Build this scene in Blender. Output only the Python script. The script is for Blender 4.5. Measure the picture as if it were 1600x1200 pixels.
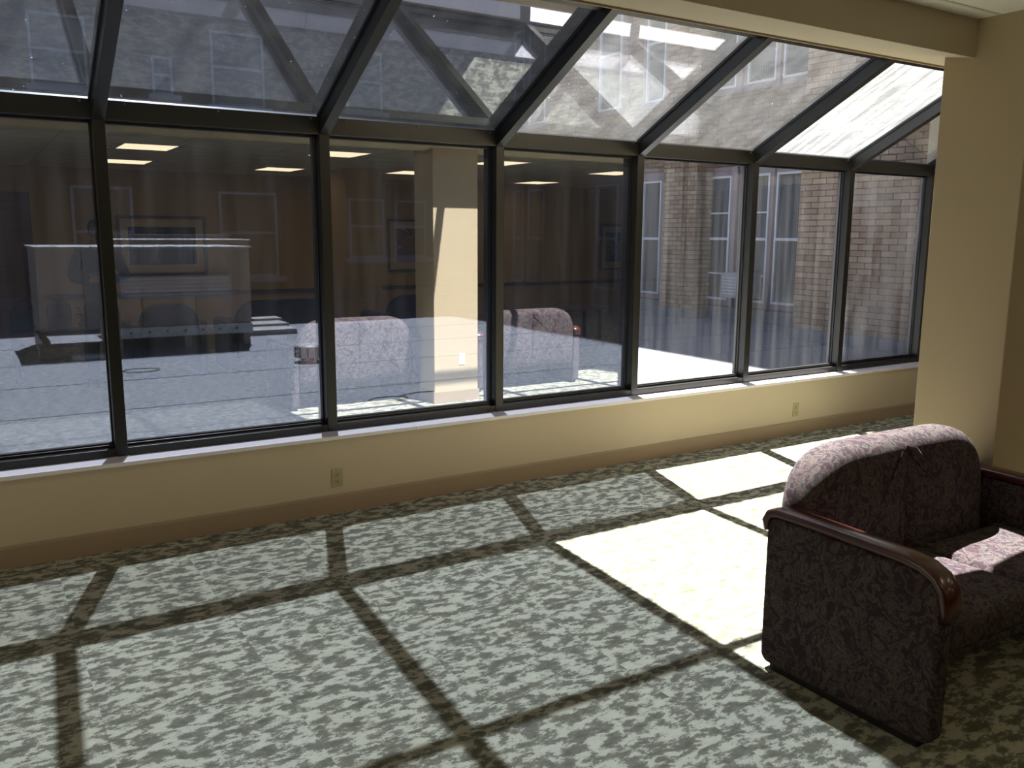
import bpy, bmesh, math, random
from mathutils import Vector, Matrix
random.seed(7)
for o in list(bpy.data.objects): bpy.data.objects.remove(o, do_unlink=True)
SC = bpy.context.scene
COL = SC.collection
PI = math.pi

# ------------------------------------------------------------------ camera, sky, sun, exposure
cam_data = bpy.data.cameras.new('camera')
cam = bpy.data.objects.new('camera', cam_data); COL.objects.link(cam)
rx, ry, rz = math.radians(80.24231286), math.radians(0.35573086), math.radians(-32.20975581)
Rm = Matrix.Rotation(rz, 3, 'Z') @ Matrix.Rotation(rx, 3, 'X') @ Matrix.Rotation(ry, 3, 'Z')
cam.matrix_world = Matrix.Translation((-0.70425457, -5.10435239, 1.71346744)) @ Rm.to_4x4()
cam_data.sensor_width = 36.0
cam_data.lens = 1361.454 / 1600 * 36
cam_data.clip_start = 0.02; cam_data.clip_end = 500
SC.camera = cam

world = bpy.data.worlds.new('world'); SC.world = world; world.use_nodes = True
wn = world.node_tree; wn.nodes.clear()
sky = wn.nodes.new('ShaderNodeTexSky'); sky.sky_type = 'NISHITA'; sky.sun_disc = False
sky.sun_elevation = math.radians(60.6); sky.sun_rotation = math.radians(19)
sky.altitude = 100; sky.air_density = 1.0; sky.dust_density = 1.5; sky.ozone_density = 1.0
bgn = wn.nodes.new('ShaderNodeBackground'); bgn.inputs['Strength'].default_value = 0.15
wo = wn.nodes.new('ShaderNodeOutputWorld')
skm = wn.nodes.new('ShaderNodeMix'); skm.data_type = 'RGBA'; skm.blend_type = 'MULTIPLY'; skm.inputs[0].default_value = 1.0
skm.inputs[7].default_value = (0.88, 0.97, 1.2, 1)
wn.links.new(sky.outputs[0], skm.inputs[6]); wn.links.new(skm.outputs[2], bgn.inputs[0]); wn.links.new(bgn.outputs[0], wo.inputs[0])

sun_data = bpy.data.lights.new('sun', 'SUN'); sun_data.energy = 36.0; sun_data.angle = math.radians(0.55)
sun_data.color = (1.0, 0.975, 0.93)
sun = bpy.data.objects.new('sun', sun_data); COL.objects.link(sun)
sun.rotation_euler = Vector((-0.345, -1.0, -1.88)).to_track_quat('-Z', 'Y').to_euler()
sun.location = (4, 10, 20)

SC.view_settings.view_transform = 'Standard'; SC.view_settings.look = 'None'
SC.view_settings.gamma = 1.0; SC.view_settings.use_curve_mapping = False
SC.view_settings.exposure = 0.0
cy = SC.cycles
cy.max_bounces = 12; cy.diffuse_bounces = 6; cy.glossy_bounces = 5; cy.transmission_bounces = 6
cy.transparent_max_bounces = 32
cy.caustics_reflective = False; cy.caustics_refractive = False
cy.sample_clamp_indirect = 8.0
cy.use_denoising = True

# ------------------------------------------------------------------ materials
class NT:
    def __init__(s, name):
        s.m = bpy.data.materials.new(name); s.m.use_nodes = True
        s.t = s.m.node_tree; s.t.nodes.clear(); s.out = s.n('ShaderNodeOutputMaterial')
    def n(s, k, **kw):
        x = s.t.nodes.new(k)
        for a, b in kw.items():
            if a.startswith('i_'):
                x.inputs[a[2:].replace('_', ' ')].default_value = b
            else: setattr(x, a, b)
        return x
    def l(s, a, b): s.t.links.new(a, b)
    def math(s, op, a, b=None, clamp=False):
        x = s.n('ShaderNodeMath', operation=op, use_clamp=clamp)
        for i, v in enumerate((a, b)):
            if v is None: continue
            if isinstance(v, (int, float)): x.inputs[i].default_value = v
            else: s.l(v, x.inputs[i])
        return x.outputs[0]
    def mix(s, f, a, b, typ='MIX'):
        x = s.n('ShaderNodeMix', data_type='RGBA', blend_type=typ)
        for i, v in ((0, f), (6, a), (7, b)):
            if isinstance(v, (int, float)): x.inputs[i].default_value = v
            elif isinstance(v, tuple): x.inputs[i].default_value = v if len(v) == 4 else v + (1,)
            else: s.l(v, x.inputs[i])
        return x.outputs[2]
    def ramp(s, f, stops, interp='LINEAR'):
        x = s.n('ShaderNodeValToRGB'); x.color_ramp.interpolation = interp
        e = x.color_ramp.elements
        while len(e) < len(stops): e.new(0.5)
        for i, (p, c) in enumerate(stops):
            e[i].position = p; e[i].color = c if len(c) == 4 else tuple(c) + (1,)
        s.l(f, x.inputs[0]); return x.outputs[0]
    def coord(s, kind='Object', scale=(1, 1, 1), rot=(0, 0, 0), add=None):
        tc = s.n('ShaderNodeTexCoord'); src = tc.outputs[kind]
        if add is not None:
            v = s.n('ShaderNodeVectorMath', operation='ADD'); s.l(src, v.inputs[0]); s.l(add, v.inputs[1]); src = v.outputs[0]
        mp = s.n('ShaderNodeMapping'); mp.inputs['Scale'].default_value = scale; mp.inputs['Rotation'].default_value = rot
        s.l(src, mp.inputs[0]); return mp.outputs[0]
    def noise(s, vec, scale, detail=3, rough=0.5, dist=0.0):
        x = s.n('ShaderNodeTexNoise'); x.inputs['Scale'].default_value = scale
        x.inputs['Detail'].default_value = detail; x.inputs['Roughness'].default_value = rough
        x.inputs['Distortion'].default_value = dist
        if vec is not None: s.l(vec, x.inputs['Vector'])
        return x.outputs['Fac']
    def principled(s, color, rough=0.6, bump=None, bstr=0.3, bdist=0.01, **kw):
        b = s.n('ShaderNodeBsdfPrincipled')
        if isinstance(color, tuple): b.inputs['Base Color'].default_value = color + (1,)
        else: s.l(color, b.inputs['Base Color'])
        if isinstance(rough, (int, float)): b.inputs['Roughness'].default_value = rough
        else: s.l(rough, b.inputs['Roughness'])
        for k, v in kw.items():
            kk = k.replace('_', ' ')
            if kk in b.inputs: b.inputs[kk].default_value = v
        if bump is not None:
            bp = s.n('ShaderNodeBump'); bp.inputs['Strength'].default_value = bstr; bp.inputs['Distance'].default_value = bdist
            s.l(bump, bp.inputs['Height']); s.l(bp.outputs[0], b.inputs['Normal'])
        s.l(b.outputs[0], s.out.inputs[0]); return s.m

def simple(name, c, rough=0.6, ns=40, var=0.12, bstr=0.1, **kw):
    t = NT(name); v = t.coord(); f = t.noise(v, ns, 4)
    lo = tuple(x * (1 - var) for x in c); hi = tuple(min(1, x * (1 + var)) for x in c)
    return t.principled(t.mix(f, lo, hi), rough, f, bstr, 0.004, **kw)

def object_random(t):
    oi = t.n('ShaderNodeObjectInfo'); return oi.outputs['Random']

def carpet_mat(name, per_tile):
    t = NT(name)
    if per_tile:
        r = object_random(t)
        cx = t.n('ShaderNodeCombineXYZ')
        t.l(t.math('MULTIPLY', r, 37.0), cx.inputs[0]); t.l(t.math('MULTIPLY', r, 91.0), cx.inputs[1])
        add = cx.outputs[0]
    else: add = None
    v = t.coord('Object', (10.5, 18.0, 1), add=add)
    v2 = t.coord('Object', (1, 1, 1), add=add)
    big = t.noise(v, 1.0, 6, 0.66, 0.15)
    edge = t.noise(v2, 160, 2, 0.6)
    mid = t.noise(t.coord('Object', (1, 2.2, 1), add=add), 22, 3, 0.6)
    a = t.math('ADD', big, t.math('MULTIPLY', t.math('SUBTRACT', edge, 0.5), 0.16))
    a = t.math('ADD', a, t.math('MULTIPLY', t.math('SUBTRACT', mid, 0.5), 0.22))
    col = t.ramp(a, [(0.33, (0.135, 0.138, 0.108)), (0.475, (0.21, 0.213, 0.166)), (0.505, (0.31, 0.318, 0.25)), (0.53, (0.50, 0.515, 0.41)), (0.72, (0.58, 0.595, 0.48))])
    tone = t.noise(v2, 2.2, 2)
    col = t.mix(t.math('MULTIPLY', tone, 0.35), col, t.mix(1.0, col, (1.0, 0.88, 0.68), 'MULTIPLY'))
    fine = t.noise(v2, 420, 2, 0.7)
    col = t.mix(0.6, col, t.mix(1.0, col, t.ramp(fine, [(0.3, (0.45,) * 3), (0.7, (1.5,) * 3)]), 'MULTIPLY'))
    return t.principled(col, 0.95, t.math('ADD', fine, t.math('MULTIPLY', edge, 0.6)), 0.7, 0.006, **{'Specular_IOR_Level': 0.1})

def wall_paint(name, c):
    t = NT(name); v = t.coord()
    f = t.noise(v, 1.3, 3); g = t.noise(v, 180, 2)
    col = t.mix(f, tuple(x * 0.94 for x in c), tuple(x * 1.05 for x in c))
    return t.principled(col, 0.7, g, 0.08, 0.002)

def brick_mat(name, mode):
    t = NT(name)
    if mode == 'object': r = object_random(t)
    else:
        g = t.n('ShaderNodeNewGeometry'); r = g.outputs['Random Per Island']
    col = t.ramp(r, [(0.0, (0.30, 0.20, 0.135)), (0.25, (0.40, 0.28, 0.19)), (0.6, (0.47, 0.34, 0.235)), (0.85, (0.54, 0.40, 0.29)), (1.0, (0.38, 0.25, 0.17))])
    v = t.coord('Object'); f = t.noise(v, 60, 4, 0.7)
    st = t.noise(t.coord('Object', (1, 1, 0.18)), 3.0, 3, 0.6)
    col = t.mix(t.math('MULTIPLY', f, 0.5), col, (0.13, 0.08, 0.055))
    col = t.mix(t.ramp(st, [(0.55, (0,) * 3), (0.8, (0.6,) * 3)]), col, (0.085, 0.06, 0.045))
    return t.principled(col, 0.9, f, 0.5, 0.006)

def brick_far(name):
    t = NT(name)
    tc = t.n('ShaderNodeTexCoord'); sp = t.n('ShaderNodeSeparateXYZ'); t.l(tc.outputs['Object'], sp.inputs[0])
    cb = t.n('ShaderNodeCombineXYZ')
    t.l(t.math('ADD', sp.outputs[0], sp.outputs[1]), cb.inputs[0]); t.l(sp.outputs[2], cb.inputs[1])
    b = t.n('ShaderNodeTexBrick'); t.l(cb.outputs[0], b.inputs['Vector'])
    b.inputs['Scale'].default_value = 1.0; b.inputs['Brick Width'].default_value = 0.213; b.inputs['Row Height'].default_value = 0.075
    b.inputs['Mortar Size'].default_value = 0.006; b.inputs['Color1'].default_value = (0.40, 0.28, 0.19, 1)
    b.inputs['Color2'].default_value = (0.28, 0.18, 0.12, 1); b.inputs['Mortar'].default_value = (0.10, 0.075, 0.06, 1)
    f = t.noise(tc.outputs['Object'], 0.9, 4)
    col = t.mix(t.math('MULTIPLY', f, 0.5), b.outputs['Color'], (0.13, 0.09, 0.07))
    return t.principled(col, 0.9, t.math('SUBTRACT', 1.0, b.outputs['Fac']), 0.5, 0.01)

def glass_mat(name, rs, tint, dust=0.0, dscale=(2, 2, 0.4), dust_lo=0.5, dcol=(0.9, 0.9, 0.88), spots=0.0):
    """pane surface: Schlick mirror reflection over tinted straight transmission, with a film of dirt"""
    t = NT(name)
    g = t.n('ShaderNodeNewGeometry')
    d = t.n('ShaderNodeVectorMath', operation='DOT_PRODUCT'); t.l(g.outputs['Incoming'], d.inputs[0]); t.l(g.outputs['Normal'], d.inputs[1])
    c = t.math('ABSOLUTE', d.outputs['Value'])
    x = t.math('POWER', t.math('SUBTRACT', 1.0, c, True), 5.0)
    R = t.math('ADD', t.math('MULTIPLY', x, 1 - rs), rs, True)
    tr = t.n('ShaderNodeBsdfTransparent'); tr.inputs[0].default_value = tint + (1,)
    gl = t.n('ShaderNodeBsdfGlossy'); gl.inputs['Roughness'].default_value = 0.0; gl.inputs[0].default_value = (0.96, 0.97, 1.0, 1)
    m = t.n('ShaderNodeMixShader'); t.l(R, m.inputs[0]); t.l(tr.outputs[0], m.inputs[1]); t.l(gl.outputs[0], m.inputs[2])
    res = m.outputs[0]
    if dust > 0:
        v = t.coord('Object', dscale); f = t.noise(v, 3.0, 5, 0.6)
        k = t.math('MULTIPLY', t.ramp(f, [(0.38, (dust_lo,) * 3), (0.68, (1.0,) * 3)]), dust, True)
        if spots > 0:
            sp = t.noise(t.coord('Object'), 75, 1, 0.4)
            k = t.math('ADD', k, t.ramp(sp, [(0.80, (0,) * 3), (0.83, (spots,) * 3)]), True)
        tl = t.n('ShaderNodeBsdfTranslucent'); tl.inputs[0].default_value = dcol + (1,)
        df = t.n('ShaderNodeBsdfDiffuse'); df.inputs[0].default_value = dcol + (1,)
        ds = t.n('ShaderNodeMixShader'); ds.inputs[0].default_value = 0.4; t.l(tl.outputs[0], ds.inputs[1]); t.l(df.outputs[0], ds.inputs[2])
        mm = t.n('ShaderNodeMixShader'); t.l(k, mm.inputs[0]); t.l(res, mm.inputs[1]); t.l(ds.outputs[0], mm.inputs[2]); res = mm.outputs[0]
    t.l(res, t.out.inputs[0]); return t.m

def fabric_mat(name, dark=False):
    t = NT(name); v = t.coord()
    w = t.noise(v, 5, 3); 
    vo = t.n('ShaderNodeTexVoronoi'); vo.inputs['Scale'].default_value = 26; vo.inputs['Randomness'].default_value = 1
    ad = t.n('ShaderNodeVectorMath', operation='ADD'); t.l(v, ad.inputs[0])
    cx = t.n('ShaderNodeCombineXYZ'); t.l(w, cx.inputs[0]); t.l(t.noise(v, 7, 3), cx.inputs[1]); t.l(t.noise(v, 9, 2), cx.inputs[2])
    sc = t.n('ShaderNodeVectorMath', operation='SCALE'); t.l(cx.outputs[0], sc.inputs[0]); sc.inputs['Scale'].default_value = 0.35
    t.l(sc.outputs[0], ad.inputs[1]); t.l(ad.outputs[0], vo.inputs['Vector'])
    hue = t.noise(ad.outputs[0], 24, 4, 0.65, 0.9)
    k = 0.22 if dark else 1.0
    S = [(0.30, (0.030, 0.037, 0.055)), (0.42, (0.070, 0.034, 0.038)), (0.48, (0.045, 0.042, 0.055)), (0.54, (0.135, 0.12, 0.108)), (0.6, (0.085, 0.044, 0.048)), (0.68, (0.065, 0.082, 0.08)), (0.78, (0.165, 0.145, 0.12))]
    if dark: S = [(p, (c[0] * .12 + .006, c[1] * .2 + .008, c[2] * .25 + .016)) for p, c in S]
    col = t.ramp(hue, S)
    rim = t.ramp(vo.outputs['Distance'], [(0.0, (1.2,) * 3), (0.10, (0.7,) * 3), (0.17, (1.3,) * 3), (0.24, (0.9,) * 3), (0.6, (1.0,) * 3)])
    col = t.mix(0.75, col, t.mix(1.0, col, rim, 'MULTIPLY'))
    wv = t.noise(t.coord('Object', (1, 1, 1)), 500, 1)
    return t.principled(col, 0.92, wv, 0.35, 0.003, **{'Sheen_Weight': 0.0, 'Specular_IOR_Level': 0.12})

def wood_mat(name, c1, c2, rough=0.25):
    t = NT(name); v = t.coord('Object', (12, 1.2, 12)); f = t.noise(v, 4, 5, 0.6, 0.8)
    return t.principled(t.mix(f, c1, c2), rough, f, 0.05, 0.001, **{'Coat_Weight': 0.5, 'Coat_Roughness': 0.12})

def emit_mat(name, c, s):
    t = NT(name); e = t.n('ShaderNodeEmission'); e.inputs[0].default_value = c + (1,); e.inputs[1].default_value = s
    t.l(e.outputs[0], t.out.inputs[0]); return t.m

def art_mat(name, seed, stops, scale=4.0, stretch=(1, 1, 1)):
    t = NT(name); tc = t.n('ShaderNodeTexCoord')
    mp = t.n('ShaderNodeMapping'); mp.inputs['Location'].default_value = (seed, seed * 2.3, seed * .7); mp.inputs['Scale'].default_value = stretch
    t.l(tc.outputs['Object'], mp.inputs[0])
    f = t.noise(mp.outputs[0], scale, 4, 0.6, 0.6)
    return t.principled(t.ramp(f, stops), 0.5)

def roof_mat(name):
    t = NT(name); v = t.coord()
    f = t.noise(v, 0.8, 5, 0.6); g = t.noise(t.coord('Object', (0.4, 3, 1)), 1.4, 5, 0.65)
    st = t.noise(v, 0.55, 3, 0.5, 1.5)
    col = t.mix(f, (0.205, 0.215, 0.235), (0.25, 0.255, 0.27))
    col = t.mix(t.math('MULTIPLY', g, 0.15), col, (0.30, 0.30, 0.29))
    col = t.mix(t.ramp(st, [(0.60, (0,) * 3), (0.72, (0.35,) * 3)]), col, (0.30, 0.22, 0.16))
    col = t.mix(t.ramp(t.noise(v, 1.7, 4, 0.6, 0.6), [(0.58, (0,) * 3), (0.80, (0.2,) * 3)]), col, (0.13, 0.135, 0.15))
    return t.principled(col, 0.75, t.noise(v, 60, 2), 0.05, 0.002)

M = {}
M['carpet_tile'] = carpet_mat('carpet_tile', True)
M['carpet'] = carpet_mat('carpet_rest', False)
M['wall'] = wall_paint('wall_paint', (0.58, 0.487, 0.345))
M['wall_y'] = wall_paint('wall_paint_ochre', (0.52, 0.36, 0.14))
M['wall_shaded'] = wall_paint('wall_paint_shaded', (0.52, 0.42, 0.275))  # darker copy of the wall paint, the column's shade put into the colour
M['base'] = wall_paint('baseboard_vinyl', (0.35, 0.265, 0.175))
M['sill'] = simple('sill_laminate', (0.84, 0.80, 0.83), 0.4, 30, 0.05)
M['bronze'] = simple('bronze_aluminium', (0.017, 0.016, 0.013), 0.35, 60, 0.2, 0.03)
M['gasket'] = simple('rubber_gasket', (0.010, 0.010, 0.012), 0.5)
M['bead'] = simple('glazing_bead', (0.10, 0.095, 0.10), 0.35)
M['tile'] = simple('ceiling_tile', (0.84, 0.81, 0.72), 0.9, 90, 0.12, 0.4)
M['grid'] = simple('ceiling_grid', (0.62, 0.58, 0.48), 0.5)
M['glass_tint'] = glass_mat('glass_reflective', 0.31, (0.355, 0.38, 0.425), 0.010, (3.0, 3, 0.35), 0.3, spots=0.0)
M['glass_clear'] = glass_mat('glass_clear', 0.065, (0.955, 0.965, 0.965), 0.019, (4.0, 4, 0.22), 0.15)
M['glass_smear'] = glass_mat('glass_smeared', 0.065, (0.955, 0.965, 0.965), 0.22, (1.6, 1.6, 0.35), 0.06)
M['glass_tint_roof'] = glass_mat('glass_reflective_roof', 0.22, (0.35, 0.375, 0.42), 0.012, (2, 2, 2), 0.4, spots=0.5)
M['glass_dusty'] = glass_mat('glass_dusty_roof', 0.075, (0.955, 0.965, 0.965), 0.031, (2.5, 1.2, 1.2), 0.5, spots=0.5)
M['glass_frost'] = glass_mat('glass_frosted', 0.05, (0.95, 0.97, 0.97), 0.13, (9, 0.8, 0.8), 0.35, (0.95, 0.97, 0.97))
M['fabric'] = fabric_mat('paisley_fabric')
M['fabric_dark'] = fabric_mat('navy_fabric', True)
M['wood'] = wood_mat('cherry_wood', (0.045, 0.011, 0.009), (0.095, 0.024, 0.017), 0.3)
M['wood_dark'] = wood_mat('dark_wood', (0.05, 0.016, 0.018), (0.10, 0.030, 0.030), 0.4)
M['plate'] = simple('ivory_plate', (0.42, 0.38, 0.20), 0.35)
M['white_plate'] = simple('white_plate', (0.85, 0.83, 0.75), 0.35)
M['black'] = simple('black_slot', (0.008, 0.007, 0.006), 0.5)
M['troffer'] = emit_mat('troffer_lens', (1.0, 0.80, 0.50), 3.4)
M['white'] = simple('white_enamel', (0.72, 0.72, 0.72), 0.4)
M['roof'] = roof_mat('roof_membrane')
M['brick'] = brick_mat('brick_face', 'object')
M['brick_m'] = brick_mat('brick_face_rows', 'island')
M['mortar'] = simple('mortar', (0.11, 0.085, 0.068), 0.95, 30)
M['brick_far'] = brick_far('brick_courses')
M['flash'] = simple('grey_flashing', (0.22, 0.23, 0.25), 0.7, 6, 0.2)
M['mauve'] = simple('mauve_window_panel', (0.33, 0.26, 0.275), 0.6, 8, 0.1)
M['winwhite'] = simple('white_window_frame', (0.75, 0.77, 0.80), 0.4)
M['hvac'] = simple('tan_sheet_metal', (0.36, 0.30, 0.25), 0.5, 4, 0.12)
M['hvac_grey'] = simple('grey_sheet_metal', (0.30, 0.32, 0.34), 0.5, 4, 0.12)
M['galv'] = simple('galvanised_metal', (0.55, 0.55, 0.53), 0.35, 12, 0.2, Metallic=0.4)
M['concrete'] = simple('concrete_slab', (0.42, 0.40, 0.38), 0.9, 20, 0.2)
M['cable'] = simple('black_cable', (0.02, 0.02, 0.022), 0.5)
M['wooddoor'] = wood_mat('red_brown_door', (0.10, 0.03, 0.025), (0.17, 0.06, 0.045), 0.4)
M['mat_board'] = simple('cream_mat_board', (0.62, 0.52, 0.36), 0.8)
M['skin'] = simple('skin', (0.34, 0.19, 0.13), 0.55)
M['lips'] = simple('lips', (0.24, 0.10, 0.08), 0.5)
M['hair'] = simple('dark_hair', (0.012, 0.009, 0.008), 0.6)
M['shirt'] = simple('slate_shirt', (0.05, 0.062, 0.085), 0.85, 20)
M['shirt2'] = simple('brown_shirt', (0.12, 0.075, 0.05), 0.85, 20)
M['trousers'] = simple('navy_trousers', (0.015, 0.018, 0.03), 0.85, 20)
M['shoe'] = simple('black_shoe', (0.015, 0.013, 0.012), 0.4)
M['teal'] = simple('teal_canvas', (0.012, 0.055, 0.055), 0.8)
M['grey_canvas'] = simple('charcoal_canvas', (0.04, 0.042, 0.05), 0.8)
M['red'] = simple('red_petals', (0.40, 0.03, 0.03), 0.7)
M['green'] = simple('green_stem', (0.05, 0.10, 0.03), 0.7)
M['phone'] = simple('black_phone', (0.01, 0.01, 0.012), 0.2)
tw = NT('window_pane_far')
_g = tw.n('ShaderNodeBsdfPrincipled'); _g.inputs['Roughness'].default_value = 0.12
_v = tw.coord('Object', (1, 1, 1)); _w = tw.n('ShaderNodeTexWave'); _w.inputs['Scale'].default_value = 9; _w.inputs['Distortion'].default_value = 2.0
_w.bands_direction = 'Y'; tw.l(_v, _w.inputs['Vector'])
tw.l(tw.mix(_w.outputs['Fac'], (0.07, 0.08, 0.09), (0.15, 0.165, 0.18)), _g.inputs['Base Color']); tw.l(_g.outputs[0], tw.out.inputs[0])
M['farpane'] = tw.m

# ------------------------------------------------------------------ mesh helpers
def add_box(bm, x0, x1, y0, y1, z0, z1, mat=None):
    vs = [Vector((x, y, z)) for z in (z0, z1) for y in (y0, y1) for x in (x0, x1)]
    if mat is not None: vs = [mat @ v for v in vs]
    v = [bm.verts.new(p) for p in vs]
    fs = [bm.faces.new([v[i] for i in f]) for f in ((0, 2, 3, 1), (4, 5, 7, 6), (0, 1, 5, 4), (2, 6, 7, 3), (0, 4, 6, 2), (1, 3, 7, 5))]
    return v, fs
def add_prism(bm, pts, a, b, axis='x', mat=None):
    """polygon pts in the other two axes, extruded a..b along axis"""
    def P(u, v, w):
        p = {'x': (w, u, v), 'y': (u, w, v), 'z': (u, v, w)}[axis]
        return mat @ Vector(p) if mat is not None else Vector(p)
    A = [bm.verts.new(P(u, v, a)) for u, v in pts]; B = [bm.verts.new(P(u, v, b)) for u, v in pts]
    n = len(pts); bm.faces.new(A); bm.faces.new(B[::-1])
    for i in range(n): bm.faces.new((A[i], B[i], B[(i + 1) % n], A[(i + 1) % n]))
def add_tube(bm, pts, r, seg=10, closed=False, radii=None):
    pts = [Vector(p) for p in pts]; n = len(pts); rings = []
    up = Vector((0, 0, 1))
    for i, p in enumerate(pts):
        if closed: d = pts[(i + 1) % n] - pts[i - 1]
        else: d = pts[min(i + 1, n - 1)] - pts[max(i - 1, 0)]
        d.normalize(); a = d.cross(up)
        if a.length < 1e-3: a = d.cross(Vector((1, 0, 0)))
        a.normalize(); b = a.cross(d); rr = radii[i] if radii else r
        rings.append([bm.verts.new(p + rr * (math.cos(2 * PI * k / seg) * a + math.sin(2 * PI * k / seg) * b)) for k in range(seg)])
    for i in range(n if closed else n - 1):
        A, B = rings[i], rings[(i + 1) % n]
        for k in range(seg): bm.faces.new((A[k], A[(k + 1) % seg], B[(k + 1) % seg], B[k]))
    if not closed: bm.faces.new(rings[0][::-1]); bm.faces.new(rings[-1])
def add_lathe(bm, prof, cx=0, cy=0, seg=20):
    rings = [[bm.verts.new((cx + r * math.cos(2 * PI * k / seg), cy + r * math.sin(2 * PI * k / seg), z)) for k in range(seg)] for r, z in prof]
    for A, B in zip(rings, rings[1:]):
        for k in range(seg): bm.faces.new((A[k], A[(k + 1) % seg], B[(k + 1) % seg], B[k]))
    bm.faces.new(rings[0][::-1]); bm.faces.new(rings[-1])
def add_ball(bm, c, r, sx=1, sy=1, sz=1, sub=2):
    g = bmesh.ops.create_icosphere(bm, subdivisions=sub, radius=r)
    for v in g['verts']: v.co = Vector((v.co.x * sx + c[0], v.co.y * sy + c[1], v.co.z * sz + c[2]))
def obj(name, bm, mat, parent=None, loc=(0, 0, 0), bevel=0.0, smooth=False, seg=2):
    bmesh.ops.recalc_face_normals(bm, faces=bm.faces[:])
    me = bpy.data.meshes.new(name); bm.to_mesh(me); bm.free()
    me.materials.append(M[mat] if isinstance(mat, str) else mat)
    if smooth:
        for p in me.polygons: p.use_smooth = True
    o = bpy.data.objects.new(name, me); COL.objects.link(o); o.location = loc
    if parent is not None: o.parent = parent
    if bevel > 0:
        b = o.modifiers.new('bevel', 'BEVEL'); b.width = bevel; b.segments = seg; b.limit_method = 'ANGLE'; b.angle_limit = math.radians(40)
    return o
def box(name, d, mat, parent=None, bevel=0.0, smooth=False, loc=(0, 0, 0)):
    bm = bmesh.new(); add_box(bm, *d); return obj(name, bm, mat, parent, loc, bevel, smooth)
def empty(name, loc=(0, 0, 0), rz=0):
    o = bpy.data.objects.new(name, None); COL.objects.link(o); o.location = loc; o.rotation_euler = (0, 0, rz)
    o.empty_display_size = 0.1; return o
def tag(o, label=None, cat=None, group=None, kind=None):
    if label: o['label'] = label
    if cat: o['category'] = cat
    if group: o['group'] = group
    if kind: o['kind'] = kind
    return o
def kids(o): return [c for c in bpy.data.objects if c.parent is o]
def copy_tree(o, parent=None, loc=None, rz=None):
    c = o.copy(); COL.objects.link(c); c.parent = parent
    if loc is not None: c.location = loc
    if rz is not None: c.rotation_euler = (0, 0, rz)
    for k in kids(o): copy_tree(k, c)
    return c
def inst(name, src, parent, loc):
    o = bpy.data.objects.new(name, src.data); COL.objects.link(o); o.parent = parent; o.location = loc; return o

# ------------------------------------------------------------------ room shell
W = 1.22
ZS, ZT, SL = 0.49, 2.288, 0.517          # sill height, underside of the eave transom, rafter slope
YB, XL, XR = -10.0, -3.2, 13.8           # back wall, left wall, right wall
CE = 2.685                               # ceiling height
WX0, WX1 = -2.44 - 0.065, 7.32           # window strip
YWALL = -0.117

floor = box('floor', (XL - .2, XR + .2, YB - .2, 0.12, -0.25, -0.008), 'concrete'); tag(floor, 'carpeted floor of the lounge', kind='structure')
TS = 0.61
bm = bmesh.new(); add_box(bm, 0.00015, TS - 0.00015, 0.00015, TS - 0.00015, -0.008, 0.0)
tile0 = obj('carpet_tile', bm, 'carpet_tile', floor, (0, 0, 0))
first = True
nx0, nx1, ny = -4, 13, 8
for i in range(nx0, nx1):
    for j in range(1, ny + 1):
        loc = (i * TS + 0.2, YWALL - j * TS, 0)
        if first: tile0.location = loc; first = False
        else: inst('carpet_tile', tile0, floor, loc)
bm = bmesh.new()
xa, xb, yb_ = nx0 * TS + .2, nx1 * TS + .2, YWALL - ny * TS
add_box(bm, XL, XR, YB, yb_ - .0004, -.008, 0); add_box(bm, XL, xa - .0004, yb_, YWALL, -.008, 0); add_box(bm, xb + .0004, XR, yb_, YWALL, -.008, 0)
tag(obj('carpet', bm, 'carpet', floor), kind='stuff')

tag(box('wall_front', (XL, XR, YWALL, 0.14, 0.0, 0.464), 'wall'), 'low cream wall under the glazing', kind='structure')
bm = bmesh.new(); add_prism(bm, [(YWALL, 0), (YWALL - .012, 0), (YWALL - .012, .105), (YWALL - .005, .116), (YWALL, .118)], XL, XR, 'x')
tag(obj('baseboard_front', bm, 'base'), 'tan baseboard along the low wall', kind='structure')
sill = empty('trim_1'); tag(sill, 'pale window ledge on top of the low wall', kind='structure')
for a, b in ((WX0 - .1, 1.70), (1.702, 4.3), (4.302, WX1 + .05)):
    box('sill_board', (a, b, YWALL - .02, 0.0, 0.466, ZS), 'sill', sill, 0.003)
bm = bmesh.new(); add_box(bm, XL, XR, YWALL - .006, YWALL + .002, .446, .466); obj('sill_lip', bm, 'wall', sill)
tag(box('wall_front_right', (WX1 + .04, XR, -0.117, 0.14, 0.464, 2.9), 'wall'), 'cream wall right of the glazing', kind='structure')
tag(box('wall_front_left', (XL, WX0, -0.117, 0.14, 0.464, 3.75), 'wall'), 'cream wall left of the glazing', kind='structure')
tag(box('wall_left', (XL - .2, XL, YB - .2, 0.14, 0, 3.9), 'wall'), 'cream end wall left of the camera', kind='structure')
tag(box('wall_right', (XR, XR + .2, YB - .2, 0.14, 0, 2.9), 'wall_y'), 'ochre end wall far to the right', kind='structure')
tag(box('wall_back', (XL, XR, YB - .2, YB, 0, 2.9), 'wall_y'), 'ochre back wall with the pictures', kind='structure')
tag(box('baseboard_back', (XL, XR, YB, YB + .015, 0, .12), 'base'), 'tan baseboard along the back wall', kind='structure')
rail = empty('trim_2'); tag(rail, 'dark chair rail along the back wall', kind='structure')
box('rail_board', (0.35, XR, YB, YB + .035, .665, .735), 'wood_dark', rail, .006)
bm = bmesh.new(); add_prism(bm, [(0.0, 2.29), (-2.19, 2.29 + 2.19 * SL + .14), (-2.5, 3.5), (-2.5, 2.29)], WX1 + .005, WX1 + .15, 'x')
tag(obj('wall_cheek', bm, 'wall'), 'sloped cheek wall closing the right end of the glazed roof', kind='structure')
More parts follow.
